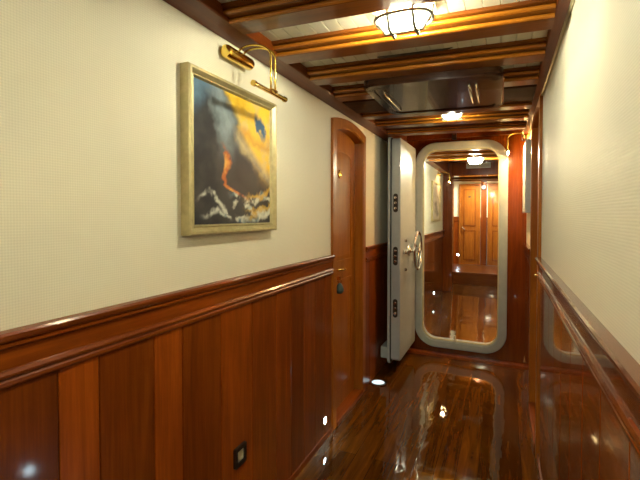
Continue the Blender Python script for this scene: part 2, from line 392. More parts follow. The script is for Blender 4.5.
# ------------------------------------------------------------------ caged lamps
def caged_lamp(c, label, power, lx=.185, ly=.135, hgt=.095, wire=.0056):
    cx, cy, z = c
    r = thing('caged_lamp', (cx, cy, z), label, 'lamp', 'caged ceiling lamps')
    bm = NB()
    ov = lambda sx, sy, n=32: [(cx + sx * math.copysign(abs(math.cos(a)) ** .7, math.cos(a)), cy + sy * math.copysign(abs(math.sin(a)) ** .7, math.sin(a))) for a in [2 * PI * i / n for i in range(n)]]
    extrude_poly(bm, ov(lx / 2 + .012, ly / 2 + .012), lambda u, v: Vector((u, v, z)), lambda u, v: Vector((u, v, z - .022)))
    for s in (-1, 1): box(bm, (cx + s * (lx / 2 + .016) - .012, cy - .014, z - .016), (cx + s * (lx / 2 + .016) + .012, cy + .014, z), .003)
    obj('base', bm, M['lamp_base'], r)
    bm = NB(); rings = []
    for i in range(7):
        a = i / 6 * PI / 2; k = math.cos(a) ** .55 if i < 6 else 0.0; zz = z - .022 - (hgt - .028) * math.sin(a)
        rings.append([bm.verts.new((u, v, zz)) for u, v in ov(lx / 2 * k * .97, ly / 2 * k * .97)] if i < 6 else [bm.verts.new((cx, cy, zz))])
    n = 32
    for i in range(6):
        for k in range(n):
            k2 = (k + 1) % n
            if i < 5: bm.faces.new((rings[i][k], rings[i][k2], rings[i + 1][k2], rings[i + 1][k]))
            else: bm.faces.new((rings[i][k], rings[i][k2], rings[6][0]))
    obj('glass', bm, M['lamp'] if hgt > .07 else M['lamp_dim'], r, True)
    bm = NB()
    zb = z - hgt
    for off in (-.3, .3):                       # cross bars over the short axis
        x_ = cx + off * lx * .75
        tube(bm, [(x_, cy - ly / 2 - .004, z - .02), (x_, cy - ly / 2, z - .05), (x_, cy - ly * .28, zb), (x_, cy + ly * .28, zb), (x_, cy + ly / 2, z - .05), (x_, cy + ly / 2 + .004, z - .02)], wire, 6)
    tube(bm, [(cx - lx / 2 - .004, cy, z - .02), (cx - lx / 2, cy, z - .05), (cx - lx * .34, cy, zb), (cx + lx * .34, cy, zb), (cx + lx / 2, cy, z - .05), (cx + lx / 2 + .004, cy, z - .02)], wire, 6)
    pts = [(u, v, z - .056) for u, v in ov(lx / 2 + .003, ly / 2 + .003)]
    tube(bm, pts, wire, 6, closed=True)
    obj('cage', bm, M['cage'], r)
    L = bpy.data.lights.new('bulb', 'POINT'); L.energy = power; L.color = LAMPC; L.shadow_soft_size = .028 if hgt > .07 else .036
    lo = bpy.data.objects.new('bulb', L); COL.objects.link(lo); lo.parent = r; lo.location = (0, 0, -.045 if hgt > .07 else -.036)
    return r
for (p, lab, pw) in (((-.315, 1.462, 2.106), 'large bright caged lamp on the nearest stretch of ceiling', 6.0),
                 ((-.325, 3.055, 2.102), 'small bright caged lamp on the ceiling before the steel frame', 4.5),
                 ((-.315, -.27, 2.106), 'caged ceiling lamp above the viewer, out of frame', 7.0),
                 ((-.315, -1.65, 2.106), 'caged ceiling lamp at the back of the passage, out of frame', 6.0),
                 ((-.315, 5.63, 2.11), 'bright caged lamp seen through the steel frame', 16.0),
                 ((-.36, 9.75, 2.268), 'caged lamp before the far cabin doors', 34.0)):
    if 'small' in lab: caged_lamp(p, lab, pw, .130, .085, .065, .003)
    else: caged_lamp(p, lab, pw)

# ------------------------------------------------------------------ cabin doors
def arch_top(y0, y1, z, rise, n=14):
    out = []
    for i in range(n + 1):
        f = i / n; out.append((y0 + (y1 - y0) * f, z + rise * (1 - (2 * f - 1) ** 2)))
    return out
def side_door(name, xw, side, y0, y1, zt, label, wt=.075, depth=.075, zoff=0.0, handle=True, prot=.014):
    """door set in a side wall; side=+1 when the passage lies towards +x"""
    r = thing(name, (xw, (y0 + y1) / 2, 0), label, 'door', kind='structure')
    X = lambda d: xw + side * d              # d>0 into the passage
    fo = lambda d: (lambda u, v: Vector((X(d), u, v)))
    # trim: U-shaped arched architrave (outer and inner outline joined)
    inn = arch_top(y0, y1, zt - .05, .045); outn = arch_top(y0 - wt, y1 + wt, zt + .015, .045)
    ol = [(y0 - wt, -.03)] + outn + [(y1 + wt, -.03)]; il = [(y0, -.03)] + inn + [(y1, -.03)]
    bm = NB()
    oa = [bm.verts.new(fo(prot)(*p)) for p in ol]; ob = [bm.verts.new(fo(-depth)(*p)) for p in ol]
    ia = [bm.verts.new(fo(prot)(*p)) for p in il]; ib = [bm.verts.new(fo(-depth)(*p)) for p in il]
    for i in range(len(ol) - 1):
        bm.faces.new((oa[i], oa[i + 1], ia[i + 1], ia[i])); bm.faces.new((ob[i + 1], ob[i], ib[i], ib[i + 1]))
        bm.faces.new((oa[i + 1], oa[i], ob[i], ob[i + 1])); bm.faces.new((ia[i], ia[i + 1], ib[i + 1], ib[i]))
    bm.faces.new((oa[0], ia[0], ib[0], ob[0])); bm.faces.new((oa[-1], ob[-1], ib[-1], ia[-1]))
    bmesh.ops.recalc_face_normals(bm, faces=bm.faces)
    bmesh.ops.bevel(bm, geom=[e for e in bm.edges if all(abs(v.co.x - X(prot)) < 1e-5 for v in e.verts) and not (e.verts[0] in oa and e.verts[1] in ia) and len(e.link_faces) == 2 and any(abs(f.normal.x) < .5 for f in e.link_faces)], offset=.006, segments=2, affect='EDGES')
    smooth_by_angle(obj('door_casing', bm, M['door'], r), 30)
    # leaf: stiles/rails slab with arched top, plus raised mouldings and panels
    lf = [(y0, .03)] + [(u, v) for u, v in inn] + [(y1, .03)]
    bm = NB(); extrude_poly(bm, lf, fo(-.055), fo(-.10)); leaf = obj('door_leaf', bm, M['door'], r)
    def panel(za, zb, arch):
        m = .085
        top = arch_top(y0 + m, y1 - m, zb, .03 if arch else 0.0)
        pl = [(y0 + m, za)] + top + [(y1 - m, za)]
        q = .016
        top2 = arch_top(y0 + m + q, y1 - m - q, zb - q, .03 if arch else 0.0)
        pl2 = [(y0 + m + q, za + q)] + top2 + [(y1 - m - q, za + q)]
        b = NB(); ring_poly(b, pl, pl2, fo(-.050), fo(-.056)); obj('panel_moulding', b, M['door'], leaf)
        b = NB(); q2 = .05; top3 = arch_top(y0 + m + q2, y1 - m - q2, zb - q2, .03 if arch else 0.0)
        pl3 = [(y0 + m + q2, za + q2)] + top3 + [(y1 - m - q2, za + q2)]
        a_ = [b.verts.new(fo(-.0548)(*p)) for p in pl2]; c_ = [b.verts.new(fo(-.0525)(*p)) for p in pl3]; n = len(pl2)
        for i in range(n): b.faces.new((a_[i], a_[(i + 1) % n], c_[(i + 1) % n], c_[i]))
        b.faces.new(c_); obj('door_panel', b, M['door'], leaf)
    panel(.14, .93, False); panel(1.05, zt - .165, True)
    bm = NB(); box(bm, (min(X(prot + .005), X(-.11)), y0, -.04), (max(X(prot + .005), X(-.11)), y1, .028), .005); camber(bm, 0); obj('sill', bm, M['rail'], r)
    if handle:
        yh, zh = y0 + .075, 1.02
        bm = NB(); box(bm, (min(X(-.055), X(-.049)), yh - .016, zh - .08), (max(X(-.055), X(-.049)), yh + .016, zh + .04), .003); obj('lock_plate', bm, M['brass'], leaf)
        bm = NB(); tube(bm, [(X(-.05), yh, zh), (X(.006), yh, zh), (X(.014), yh + .010, zh), (X(.014), yh + .085, zh - .004)], [.009, .009, .009, .007], 10); tag(obj('handle', bm, M['brass'], leaf, True), 'brass lever handle')
    return r
d1 = side_door('door_1', XL, 1, LD0, LD1, LDT, 'panelled wooden cabin door with arched top in the left wall')
yd = (LD0 + LD1) / 2 - .03
bm = NB(); lathe(bm, [(0, 0), (.03, 0), (.03, .006), (.022, .009), (.019, .006), (0, .006)], (XL - .0548, 2.81, 1.672), (1, 0, 0), 28)
leaf1 = [c for c in d1.children if c.name.startswith('door_leaf')][0]
tag(obj('number_disc', bm, M['brass'], leaf1, True), 'round brass disc')
# key with fob
k = thing('key_fob', (XL, LD0 + .075, .87), 'dark teal key fob hanging from the lock of the left cabin door', 'key')
ky, kx = LD0 + .075, XL + .004
bm = NB(); cyl(bm, (XL - .052, ky, .965), (kx - .004, ky, .965), .004); box(bm, (kx - .016, ky - .006, .952), (kx + .004, ky + .006, .978), .002); obj('key', bm, M['brass'], k)
bm = NB(); tube(bm, [(kx + .012 * math.cos(a), ky, .945 + .016 * math.sin(a)) for a in [2 * PI * i / 16 for i in range(16)]], .002, 6, closed=True); obj('ring', bm, M['brass'], k)
bm = NB(); lathe(bm, [(0, 0), (.008, 0), (.020, -.018), (.028, -.038), (.028, -.054), (.019, -.068), (0, -.072)], (kx, ky, .932), (0, 0, 1), 18); obj('fob', bm, M['teal'], k, True)
side_door('door_2', XR, -1, RD0, RD1, 2.06, 'wooden cabin door with arched casing in the right wall', prot=.016)

# ------------------------------------------------------------------ bulkhead with steel frame
bk = thing('wall_bulkhead', (-.4, YB, 0), 'varnished wooden bulkhead holding the steel door frame', 'wall', kind='structure')
fx0, fx1, fz0, fz1 = -.805, .045, .085, 2.10
outer = [(XL - .02, -.04), (XR + .02, -.04), (XR + .02, 2.30), (XL - .02, 2.30)]
hole = rrect(fx0 + .03, fz0 + .03, fx1 - .03, fz1 - .03, .16)
bm = NB()
# bulkhead sheet with a rounded hole: match outer loop by projecting the hole loop to the rectangle
cxm, czm = (fx0 + fx1) / 2, (fz0 + fz1) / 2
def toRect(u, v):
    du, dv = u - cxm, v - czm; s = 1e9
    if du > 1e-9: s = min(s, (XR + .02 - cxm) / du)
    if du < -1e-9: s = min(s, (XL - .02 - cxm) / du)
    if dv > 1e-9: s = min(s, (2.30 - czm) / dv)
    if dv < -1e-9: s = min(s, (-.06 - czm) / dv)
    return (cxm + du * s, czm + dv * s)
n_side = 12
def dens(P, m=6):
    out = []
    for i in range(len(P)):
        a, b = P[i], P[(i + 1) % len(P)]; L = math.hypot(a[0] - b[0], a[1] - b[1]); kx = m if L > .3 else 1
        for j in range(kx): out.append((a[0] + (b[0] - a[0]) * j / kx, a[1] + (b[1] - a[1]) * j / kx))
    return out
hole = dens(hole)
ring_poly(bm, [toRect(*p) for p in hole], hole, lambda u, v: Vector((u, YB + .015, v)), lambda u, v: Vector((u, YB + .065, v)))
# fill corners of the sheet
for (cx_, s1) in ((XL - .02, 1), (XR + .02, -1)):
    box(bm, (min(cx_, cx_ + s1 * .10), YB + .016, 2.16), (max(cx_, cx_ + s1 * .10), YB + .064, 2.30)); box(bm, (min(cx_, cx_ + s1 * .10), YB + .016, -.06), (max(cx_, cx_ + s1 * .10), YB + .064, .02))
obj('panelling', bm, M['bulk'], bk)
bm = NB(); box(bm, (XL, YB - .055, -.06), (XR, YB + .02, .028), .006); camber(bm); obj('step', bm, M['rail'], bk)
bm = NB(); box(bm, (XL, YB - .012, 2.135), (XR, YB + .02, 2.28), .006); obj('head_board', bm, M['board'], bk)
fr = thing('watertight_door_frame', (-.38, YB, .1), 'pale grey rounded steel frame of the watertight doorway', 'door frame')
bm = NB()
ou = dens(rrect(fx0, fz0, fx1, fz1, .20)); inn = dens(rrect(fx0 + .072, fz0 + .072, fx1 - .072, fz1 - .072, .132))
ring_poly(bm, ou, inn, lambda u, v: Vector((u, YB - .03, v)), lambda u, v: Vector((u, YB + .09, v)))
bmesh.ops.recalc_face_normals(bm, faces=bm.faces)
bmesh.ops.bevel(bm, geom=[e for e in bm.edges if all(abs(v.co.y - (YB - .03)) < 1e-5 for v in e.verts) and any(abs(f.normal.y) < .5 for f in e.link_faces)], offset=.008, segments=2, affect='EDGES')
for v in bm.verts: v.co.z += cz(v.co.x) * (.9 if v.co.z < 1 else .2)
smooth_by_angle(obj('rim', bm, M['frame_steel'], fr), 35)
bm = NB(); gi = dens(rrect(fx0 + .068, fz0 + .068, fx1 - .068, fz1 - .068, .136)); gj = dens(rrect(fx0 + .082, fz0 + .082, fx1 - .082, fz1 - .082, .124))
ring_poly(bm, gi, gj, lambda u, v: Vector((u, YB - .012, v)), lambda u, v: Vector((u, YB + .006, v)))
for v in bm.verts: v.co.z += cz(v.co.x) * (.9 if v.co.z < 1 else .2)
smooth_by_angle(obj('seal', bm, M['lamp_base'], fr), 35)
# catch on top and striker at the bottom
bm = NB(); box(bm, (-.455, YB - .05, 2.115), (-.415, YB - .012, 2.19), .005); o_ = obj('catch', bm, M['dark_metal'], fr); o_['label'] = 'dark metal catch above the frame'
bm = NB(); box(bm, (-.449, YB - .054, 2.155), (-.421, YB - .048, 2.182), .002); o2 = obj('catch_plate', bm, M['chrome'], o_)
bm = NB(); box(bm, (-.434, YB - .02, .146), (-.400, YB + .004, .166), .004); box(bm, (-.426, YB - .016, .16), (-.408, YB, .21), .006); o_ = obj('striker', bm, M['white_plastic'], fr); o_['label'] = 'small pale striker on the lower rim'

# ------------------------------------------------------------------ the open watertight door
A = Vector((-.795, 4.285, 0)); E_ = Vector((-.800, 3.605, 0))        # hinge and free edge of the inner face
dr = thing('watertight_door', (A.x, A.y, .12), 'white enamelled steel watertight door standing open at the left', 'door')
d = (E_ - A).normalized(); nx = Vector((-d.y, d.x, 0))
if nx.x < 0: nx = -nx                                                    # towards the passage
Ld = (E_ - A).length
DF = lambda s, q, z: A + d * s + nx * q + Vector((0, 0, z))              # s along the leaf, q out of the face
zb_, zt_ = .125, 2.045
bm = NB(); extrude_poly(bm, rrect(0.005, zb_, Ld, zt_, .035, 5), lambda u, v: DF(u, 0, v), lambda u, v: DF(u, -.078, v))
bmesh.ops.recalc_face_normals(bm, faces=bm.faces)
bmesh.ops.bevel(bm, geom=[e for e in bm.edges if len(e.link_faces) == 2 and e.calc_face_angle() > 1.2], offset=.006, segments=2, affect='EDGES')
smooth_by_angle(obj('door_body', bm, M['steel'], dr), 30)
bm = NB(); extrude_poly(bm, rrect(-.01, zb_ - .03, Ld + .018, zt_ + .015, .05, 6), lambda u, v: DF(u, -.084, v), lambda u, v: DF(u, -.104, v))
smooth_by_angle(obj('flange', bm, M['steel'], dr), 30)
bm = NB(); ring_poly(bm, rrect(-.004, zb_ - .02, Ld + .010, zt_ + .008, .045, 6), rrect(.03, zb_ + .02, Ld - .02, zt_ - .03, .03, 6), lambda u, v: DF(u, -.0775, v), lambda u, v: DF(u, -.0845, v))
obj('rubber_gasket', bm, M['black'], dr)
for zc in (1.49, 1.035, .585):
    bm = NB(); extrude_poly(bm, [(DF(0, 0, 0).x, 0)] * 0 + rrect(-.060, zc - .080, -.020, zc + .080, .0195, 6), lambda u, v: DF(Ld - .002, u, v), lambda u, v: DF(Ld + .003, u, v))
    bp = obj('bolt_slot', bm, M['dark_metal'], dr)
    bm = NB()
    for dz in (-.045, .0, .045): lathe(bm, [(0, .014), (.010, .014), (.013, .010), (.013, 0)], DF(Ld + .002, -.040, zc + dz), d, 14)
    tag(obj('bolt', bm, M['chrome'], bp, True), 'chrome bolt heads')
for zc in (1.80, 1.06, .34):                                              # hinges
    bm = NB(); cyl(bm, DF(-.02, -.055, zc - .06), DF(-.02, -.055, zc + .06), .016); obj('hinge', bm, M['steel'], dr, True)
# hand wheel on the inner face
wc = DF(.335, .085, 1.060)
bm = NB(); lathe(bm, [(.055, 0), (.055, .008), (.030, .016), (.022, .03), (.018, .075), (.026, .078), (.028, .095), (.018, .108), (0, .110)], DF(.335, 0, 1.060), nx, 24)
hub = obj('wheel_hub', bm, M['chrome'], dr, True)
bm = NB(); R_ = .172
tube(bm, [wc + d * (R_ * math.cos(a)) + Vector((0, 0, R_ * math.sin(a))) for a in [2 * PI * i / 40 for i in range(40)]], .0115, 12, closed=True)
obj('hand_wheel', bm, M['chrome'], dr, True)
for a in (.5, .5 + 2 * PI / 3, .5 + 4 * PI / 3):
    bm = NB(); dirv = d * math.cos(a) + Vector((0, 0, math.sin(a))); tube(bm, [wc + dirv * .02, wc + dirv * R_], .0085, 10); obj('spoke', bm, M['chrome'], dr, True)
for s, z0_, z1_ in ((.335, 1.045, 1.045),):
    for (a, b) in ((.12, 1.060), (.55, 1.060)):
        bm = NB(); cyl(bm, DF(.335, .012, 1.060), DF(a, .012, b), .007); cyl(bm, DF(a, 0, b), DF(a, .03, b), .016)
        obj('locking_rod', bm, M['chrome'], dr, True)
for (s, z) in ((.13, 1.13), (.13, .93), (.50, 1.16), (.50, .90)):
    bm = NB(); lathe(bm, [(.014, 0), (.014, .012), (.008, .02), (0, .02)], DF(s, 0, z), nx, 14); obj('rivet', bm, M['chrome'], dr, True)
bm = NB(); box(bm, (-.985, 3.66, .120), (-.905, 4.02, .225), .012); o_ = obj('back_bracket', bm, M['steel'], dr)

# ------------------------------------------------------------------ painting with picture lamp
def frame_ring(bm, y0, y1, z0, z1, w, xa, xb, lip):
    """mitred frame profile on a wall of constant x"""
    prof = [(0, xa), (0, xb - lip * .3), (w * .12, xb), (w * .35, xb), (w * .7, xb - lip * .6), (w * .85, xb - lip * .5), (w, xb - lip), (w, xa)]
    loops = []
    for (o_, x_) in prof:
        loops.append([bm.verts.new((x_, y, z)) for y, z in ((y0 + o_, z0 + o_), (y1 - o_, z0 + o_), (y1 - o_, z1 - o_), (y0 + o_, z1 - o_))])
    for i in range(len(prof)):
        j = (i + 1) % len(prof)
        for k_ in range(4): bm.faces.new((loops[i][k_], loops[i][(k_ + 1) % 4], loops[j][(k_ + 1) % 4], loops[j][k_]))
def hsh(i, j): 
    v = math.sin(i * 127.1 + j * 311.7) * 43758.5453; return v - math.floor(v)
def vn(x, y):
    i, j = math.floor(x), math.floor(y); f, g = x - i, y - j; f = f * f * (3 - 2 * f); g = g * g * (3 - 2 * g)
    return (hsh(i, j) * (1 - f) + hsh(i + 1, j) * f) * (1 - g) + (hsh(i, j + 1) * (1 - f) + hsh(i + 1, j + 1) * f) * g
def fbm(x, y): return .5 * vn(x, y) + .27 * vn(2.1 * x + 5, 2.1 * y) + .15 * vn(4.3 * x, 4.3 * y + 9) + .08 * vn(9 * x, 9 * y)
def sstep(a, b, x):
    t_ = max(0, min(1, (x - a) / (b - a))); return t_ * t_ * (3 - 2 * t_)
def mixc(a, b, f): return tuple(a[i] + (b[i] - a[i]) * f for i in range(3))
def sea(u, v):
    """stormy sea: u to the right, v up, 0..1"""
    n = fbm(u * 5, v * 5) - .5; n2 = fbm(u * 9 + 20, v * 9 + 3) - .5
    c = mixc(lin(30, 34, 44), lin(58, 58, 60), sstep(-.2, .2, n))
    c = mixc(c, lin(92, 132, 160), sstep(.26, -.04, u + .35 * n + .85 * (1 - v) - .02) * .9)          # pale blue sky, upper left
    c = mixc(c, lin(150, 168, 178), max(0, 1 - abs(u - .20 - .55 * (1 - v) + .35 * n) / .16) * sstep(.40, .75, v) * .8)
    edge = .30 + .80 * (1 - v)                                                            # bright glow, upper right
    y_ = sstep(edge - .06, edge + .10, u + .30 * n) * sstep(.22, .40, v + .15 * n)
    c = mixc(c, mixc(lin(238, 194, 50), lin(218, 190, 120), sstep(-.05, .25, n2)), y_)
    c = mixc(c, lin(196, 134, 34), y_ * max(0, 1 - abs(v - .72 - .2 * n + .1 * (u - .6)) / .07) * .7)
    sh = max(0, 1 - math.hypot((u - .82 - .5 * (.84 - v) + .25 * n2) / .085, (v - .80) / .15) + .9 * n); c = mixc(c, lin(34, 82, 120), min(1, sh * 1.8))
    # pale diagonal mist between glow and swell
    ms = max(0, 1 - abs(v - .60 + .66 * (u - .62)) / .10 + n * .9) * sstep(.42, .55, u); c = mixc(c, mixc(lin(150, 140, 132), lin(196, 176, 130), sstep(-.1, .2, n2)), min(1, ms * .9))
    # dark swell under the mist
    sw = sstep(.20, .06, abs(v - .40 + .45 * (u - .64) + .16 * n)) * sstep(.42, .52, u); c = mixc(c, lin(38, 32, 40), sw * .9)
    # orange flame like spray curving down to the right
    fx = .375 + .035 * math.sin(v * 17) + .30 * max(0, .36 - v) * 1.6 + max(0, .30 - v) * 2.2
    fl = max(0, 1 - abs(u - fx + .16 * n) / .045) * sstep(.17, .22, v) * sstep(.62, .50, v) * sstep(-.16, .02, n2 + .06)
    c = mixc(c, mixc(lin(186, 96, 40), lin(226, 172, 80), sstep(-.1, .2, n2)), min(1, fl * 1.9))
    # breaking waves along the bottom
    for (va, sl, u0, wd) in ((.235, -.05, .42, .035), (.155, -.10, .06, .030), (.10, .06, .12, .028), (.05, .12, .45, .03)):
        w_ = max(0, 1 - abs(v - va - sl * (u - .5) - .02 * math.sin(u * 13 + va * 40) + .20 * n) / wd) * sstep(u0 - .06, u0 + .12, u) * sstep(-.2, .02, n2)
        c = mixc(c, mixc(lin(210, 214, 204), lin(84, 112, 128), sstep(-.05, .22, n2)), min(1, w_ * 1.6))
    for (va, sl) in ((.22, .34), (.10, .22)):
        w_ = max(0, 1 - abs(v - va - sl * (u - .75) + .2 * n2) / .035) * sstep(.55, .75, u); c = mixc(c, lin(206, 166, 60), min(1, w_ * .9))
    return c
def sketch(u, v):
    n = fbm(u * 6 + 3, v * 9); g = .78 - .25 * sstep(.25, .75, n) * sstep(.95, .6, v) * sstep(.05, .2, v)
    s_ = max(0, 1 - math.hypot((u - .55 - .12 * math.sin(v * 12)) / .30, (v - .36) / .28) + (n - .5) * 1.4)
    g = g * (1 - .7 * min(1, s_ * 1.5)); return (g * .75, g * .70, g * .58)
def paint_mat(name):
    t = NT(name); a = t.n('ShaderNodeAttribute', attribute_name='paint'); n = t.noise(t.coords((1, 1, 1)), 220, 3)
    mul = t.n('ShaderNodeMix', data_type='RGBA', blend_type='MULTIPLY'); mul.inputs[0].default_value = 1
    t.l(a.outputs['Color'], mul.inputs[6]); t.l(t.ramp(n, [(.3, (.88, .88, .88)), (.7, (1, 1, 1))]), mul.inputs[7]); t.l(mul.outputs[2], t.b.inputs['Base Color'])
    t.set(Roughness=.4, Specular_IOR_Level=.35); t.bump(n, .2, .001); return t.m
M['paint'] = paint_mat('oil_paint')
def canvas(x, y0, y1, z0, z1, fn, nu, nv, flip=False):
    bm = NB(); V = [[bm.verts.new((x, y0 + (y1 - y0) * i / nu, z0 + (z1 - z0) * j / nv)) for i in range(nu + 1)] for j in range(nv + 1)]
    lay = bm.loops.layers.float_color.new('paint')
    for j in range(nv):
        for i in range(nu):
            f = bm.faces.new((V[j][i], V[j][i + 1], V[j + 1][i + 1], V[j + 1][i]))
            for l_, (a, b) in zip(f.loops, ((i, j), (i + 1, j), (i + 1, j + 1), (i, j + 1))):
                u = a / nu; l_[lay] = (*fn(1 - u if flip else u, b / nv), 1)
    return bm
pt = thing('painting', (XL, 1.43, 1.32), 'framed painting of a stormy sea on the left wall', 'painting')
bm = NB(); frame_ring(bm, 1.140, 1.737, 1.317, 1.896, .036, XL + .0005, XL + .042, .02); smooth_by_angle(obj('picture_frame', bm, M['gilt'], pt), 25)
obj('canvas', canvas(XL + .022, 1.170, 1.706, 1.348, 1.869, sea, 130, 130), M['paint'], pt)
p2 = thing('picture', (XL, 7.0, 1.3), 'pale grey picture in a thin frame seen through the steel doorway', 'picture')
bm = NB(); frame_ring(bm, 6.63, 7.48, 1.29, 1.91, .035, XL + .0005, XL + .03, .01); obj('picture_frame', bm, M['gilt'], p2)
obj('print', canvas(XL + .018, 6.66, 7.45, 1.32, 1.88, sketch, 50, 70), M['paint'], p2)
p3 = thing('picture', (XR, 3.98, 1.4), 'framed picture on the right wall beside the steel frame', 'picture')
bm = NB()
pr = [(.0, 0), (.0, .036), (.02, .042), (.04, .030), (.04, 0)]
tmp = NB(); frame_ring(tmp, 3.74, 4.20, 1.405, 1.985, .04, 0.0005, .042, .012)
for v in tmp.verts: v.co.x = XR - v.co.x
merge(bm, tmp); obj('picture_frame', bm, M['steel'], p3)
obj('print', canvas(XR - .02, 3.775, 4.165, 1.44, 1.95, sketch, 40, 60, True), M['paint'], p3)

def picture_lamp(xw, side, yc, zm, label, drop=.15, out=.17, lit='warmled', L=.20, Lm=.17, dy=0.0, rise=.034):
    r = thing('picture_lamp', (xw, yc, zm), label, 'picture lamp', 'brass picture lamps')
    X = lambda q: xw + side * q
    rm = .025
    bm = NB(); lathe(bm, [(0, -Lm / 2 - .004), (.010, -Lm / 2 - .004), (rm - .002, -Lm / 2), (rm, -Lm / 2 + .006), (rm, Lm / 2 - .006), (rm - .002, Lm / 2), (.010, Lm / 2 + .004), (0, Lm / 2 + .004)], (X(.026), yc, zm), (0, 1, 0), 28)
    smooth_by_angle(obj('wall_mount', bm, M['brass'], r), 40)
    for s in (-1, 1):
        bm = NB(); pts = []
        qa = .040; qc = (qa + out) / 2
        for i in range(15):
            a = PI * .92 * (1 - i / 14)
            f = i / 14
            pts.append((X(qc - (out - qa) / 2 * math.cos(PI - a)) if False else X(qc + (out - qa) / 2 * math.cos(a)), yc + dy * f + s * .017, zm + .012 + rise * math.sin(a) - .02 * f))
        pts.append((X(out), yc + dy + s * .017, zm - drop * .55)); pts.append((X(out), yc + dy + s * .017, zm - drop))
        tube(bm, pts, .0042, 10); obj('arm', bm, M['brass'], r, True)
    rb = .0085
    bm = NB(); lathe(bm, [(0, -L / 2 - .006), (.011, -L / 2 - .006), (.011, -L / 2 + .006), (rb, -L / 2 + .010), (rb, L / 2 - .010), (.011, L / 2 - .006), (.011, L / 2 + .006), (0, L / 2 + .006)], (X(out), yc, zm - drop), (0, 1, 0), 20)
    box(bm, (min(X(out - .011), X(out + .011)), yc + dy - .022, zm - drop - .004), (max(X(out - .011), X(out + .011)), yc + dy + .022, zm - drop + .014), .004)
    bar = obj('lamp_bar', bm, M['brass'], r, False); smooth_by_angle(bar, 40)
    if lit:
        bm = NB(); cyl(bm, (X(out - .004), yc - L * .44, zm - drop - .0085), (X(out - .004), yc + L * .44, zm - drop - .0085), .005, seg=10); obj('light_tube', bm, M[lit], bar, True)
    return r
picture_lamp(XL, 1, 1.447, 2.012, 'brass picture lamp above the stormy sea painting', drop=.150, out=.172, lit=None, L=.235, dy=.022)
picture_lamp(XR, -1, 4.05, 2.055, 'brass picture lamp on the right wall beside the steel frame', drop=.12, out=.17, lit='warmled_strong')
picture_lamp(XL, 1, 7.35, 2.06, 'small brass picture lamp seen through the steel doorway', drop=.12, out=.19)

# ------------------------------------------------------------------ socket and floor lights
sk = thing('wall_socket', (XL, 1.47, .36), 'small square wall socket low on the left panelling', 'socket')
bm = NB(); ring_poly(bm, rrect(1.430, .352, 1.512, .434, .006, 3), rrect(1.446, .368, 1.496, .418, .003, 3), lambda u, v: Vector((XL + .006, u, v)), lambda u, v: Vector((XL + .017, u, v))); obj('surround', bm, M['dark_metal'], sk)
bm = NB(); extrude_poly(bm, rrect(1.447, .369, 1.495, .417, .003, 3), lambda u, v: Vector((XL + .006, u, v)), lambda u, v: Vector((XL + .011, u, v))); pl_ = obj('face_plate', bm, M['white_plastic'], sk)
bm = NB(); lathe(bm, [(.019, 0), (.019, .004), (.016, .004), (.015, .001), (0, .001)], (XL + .011, 1.471, .393), (1, 0, 0), 22); obj('socket_well', bm, M['lamp_base'], pl_)
def step_light(p, nrm, label, k=1.0, lens='led'):
    r = thing('step_light', p, label, 'step light', 'small cool floor lights')
    bm = NB(); lathe(bm, [(0, 0), (.028 * k, 0), (.028 * k, .004), (.021 * k, .006), (.020 * k, .003), (0, .003)], p, nrm, 20); obj('bezel', bm, M['chrome'], r)
    bm = NB(); lathe(bm, [(.020 * k, .003), (.017 * k, .006), (0, .008)], p, nrm, 18); obj('lens', bm, M[lens], r, True)
    return r
step_light((XL + .006, 2.39, .125), (1, 0, 0), 'small glowing floor light on the left wall just before the cabin door')
step_light((XR - .006, 1.37, .10), (-1, 0, 0), 'small glowing floor light low on the right wall, out of frame')
step_light((XL + .068, 3.40, .001), (0, 0, 1), 'pale glowing disc standing in for reflected light on the floor past the left cabin door', 2.6, 'led_reflection')  # no lamp here: glowing disc added as the patch of reflected light
step_light((XL + .006, 6.9, .15), (1, 0, 0), 'small glowing floor light seen through the steel doorway on the left')

# ------------------------------------------------------------------ passage beyond the steel frame
YF = YB + .065
bw = thing('wall_far_left', (XL, 6, 0), 'left wall of the passage beyond the steel frame', 'wall', kind='structure')
bm = NB(); box(bm, (XL - .1, YF, 1.0), (XL, Y2, 2.34)); obj('wallpaper', bm, M['paper'], bw)
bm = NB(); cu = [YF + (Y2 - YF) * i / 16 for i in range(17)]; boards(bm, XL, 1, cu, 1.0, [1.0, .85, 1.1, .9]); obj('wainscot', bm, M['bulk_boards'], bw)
rail('trim_9', XL, 1, YF, Y2, -.022, 'chair rail on the left wall beyond the steel frame')
bw = thing('wall_far_right', (XR, 6, 0), 'right wall of the passage beyond the steel frame', 'wall', kind='structure')
bm = NB(); box(bm, (XR, YF, 1.0), (XR + .1, Y2, 2.34)); obj('wallpaper', bm, M['paper'], bw)
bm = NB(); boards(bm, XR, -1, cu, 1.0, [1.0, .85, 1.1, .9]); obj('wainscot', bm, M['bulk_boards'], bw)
rail('trim_10', XR, -1, YF, Y2, -.022, 'chair rail on the right wall beyond the steel frame')
side_board('trim_11', XL, XL + .10, 2.125, 2.33, YF, Y2, 'brown board along the top of the far left wall')
side_board('trim_12', XR - .06, XR, 2.10, 2.33, YF, Y2, 'brown board along the top of the far right wall')
for yc, lab in ((4.75, 'first ceiling beam beyond the steel frame'), (5.09, 'second ceiling beam beyond the steel frame'), (5.42, 'third ceiling beam beyond the steel frame, before the far lamp'), (5.80, 'ceiling beam just behind the far lamp')):
    beam(yc, lab, xa=XL + .09, xb=XR - .05, z=ZB + .022 if yc < 5.7 else ZB + .04)
bm = NB(); box(bm, (XL, YF, 2.125), (XR, 6.0, 2.15)); camber(bm); tag(obj('trim_13', bm, M['plank']), 'cream planks between the beams beyond the steel frame', 'ceiling trim', kind='structure')
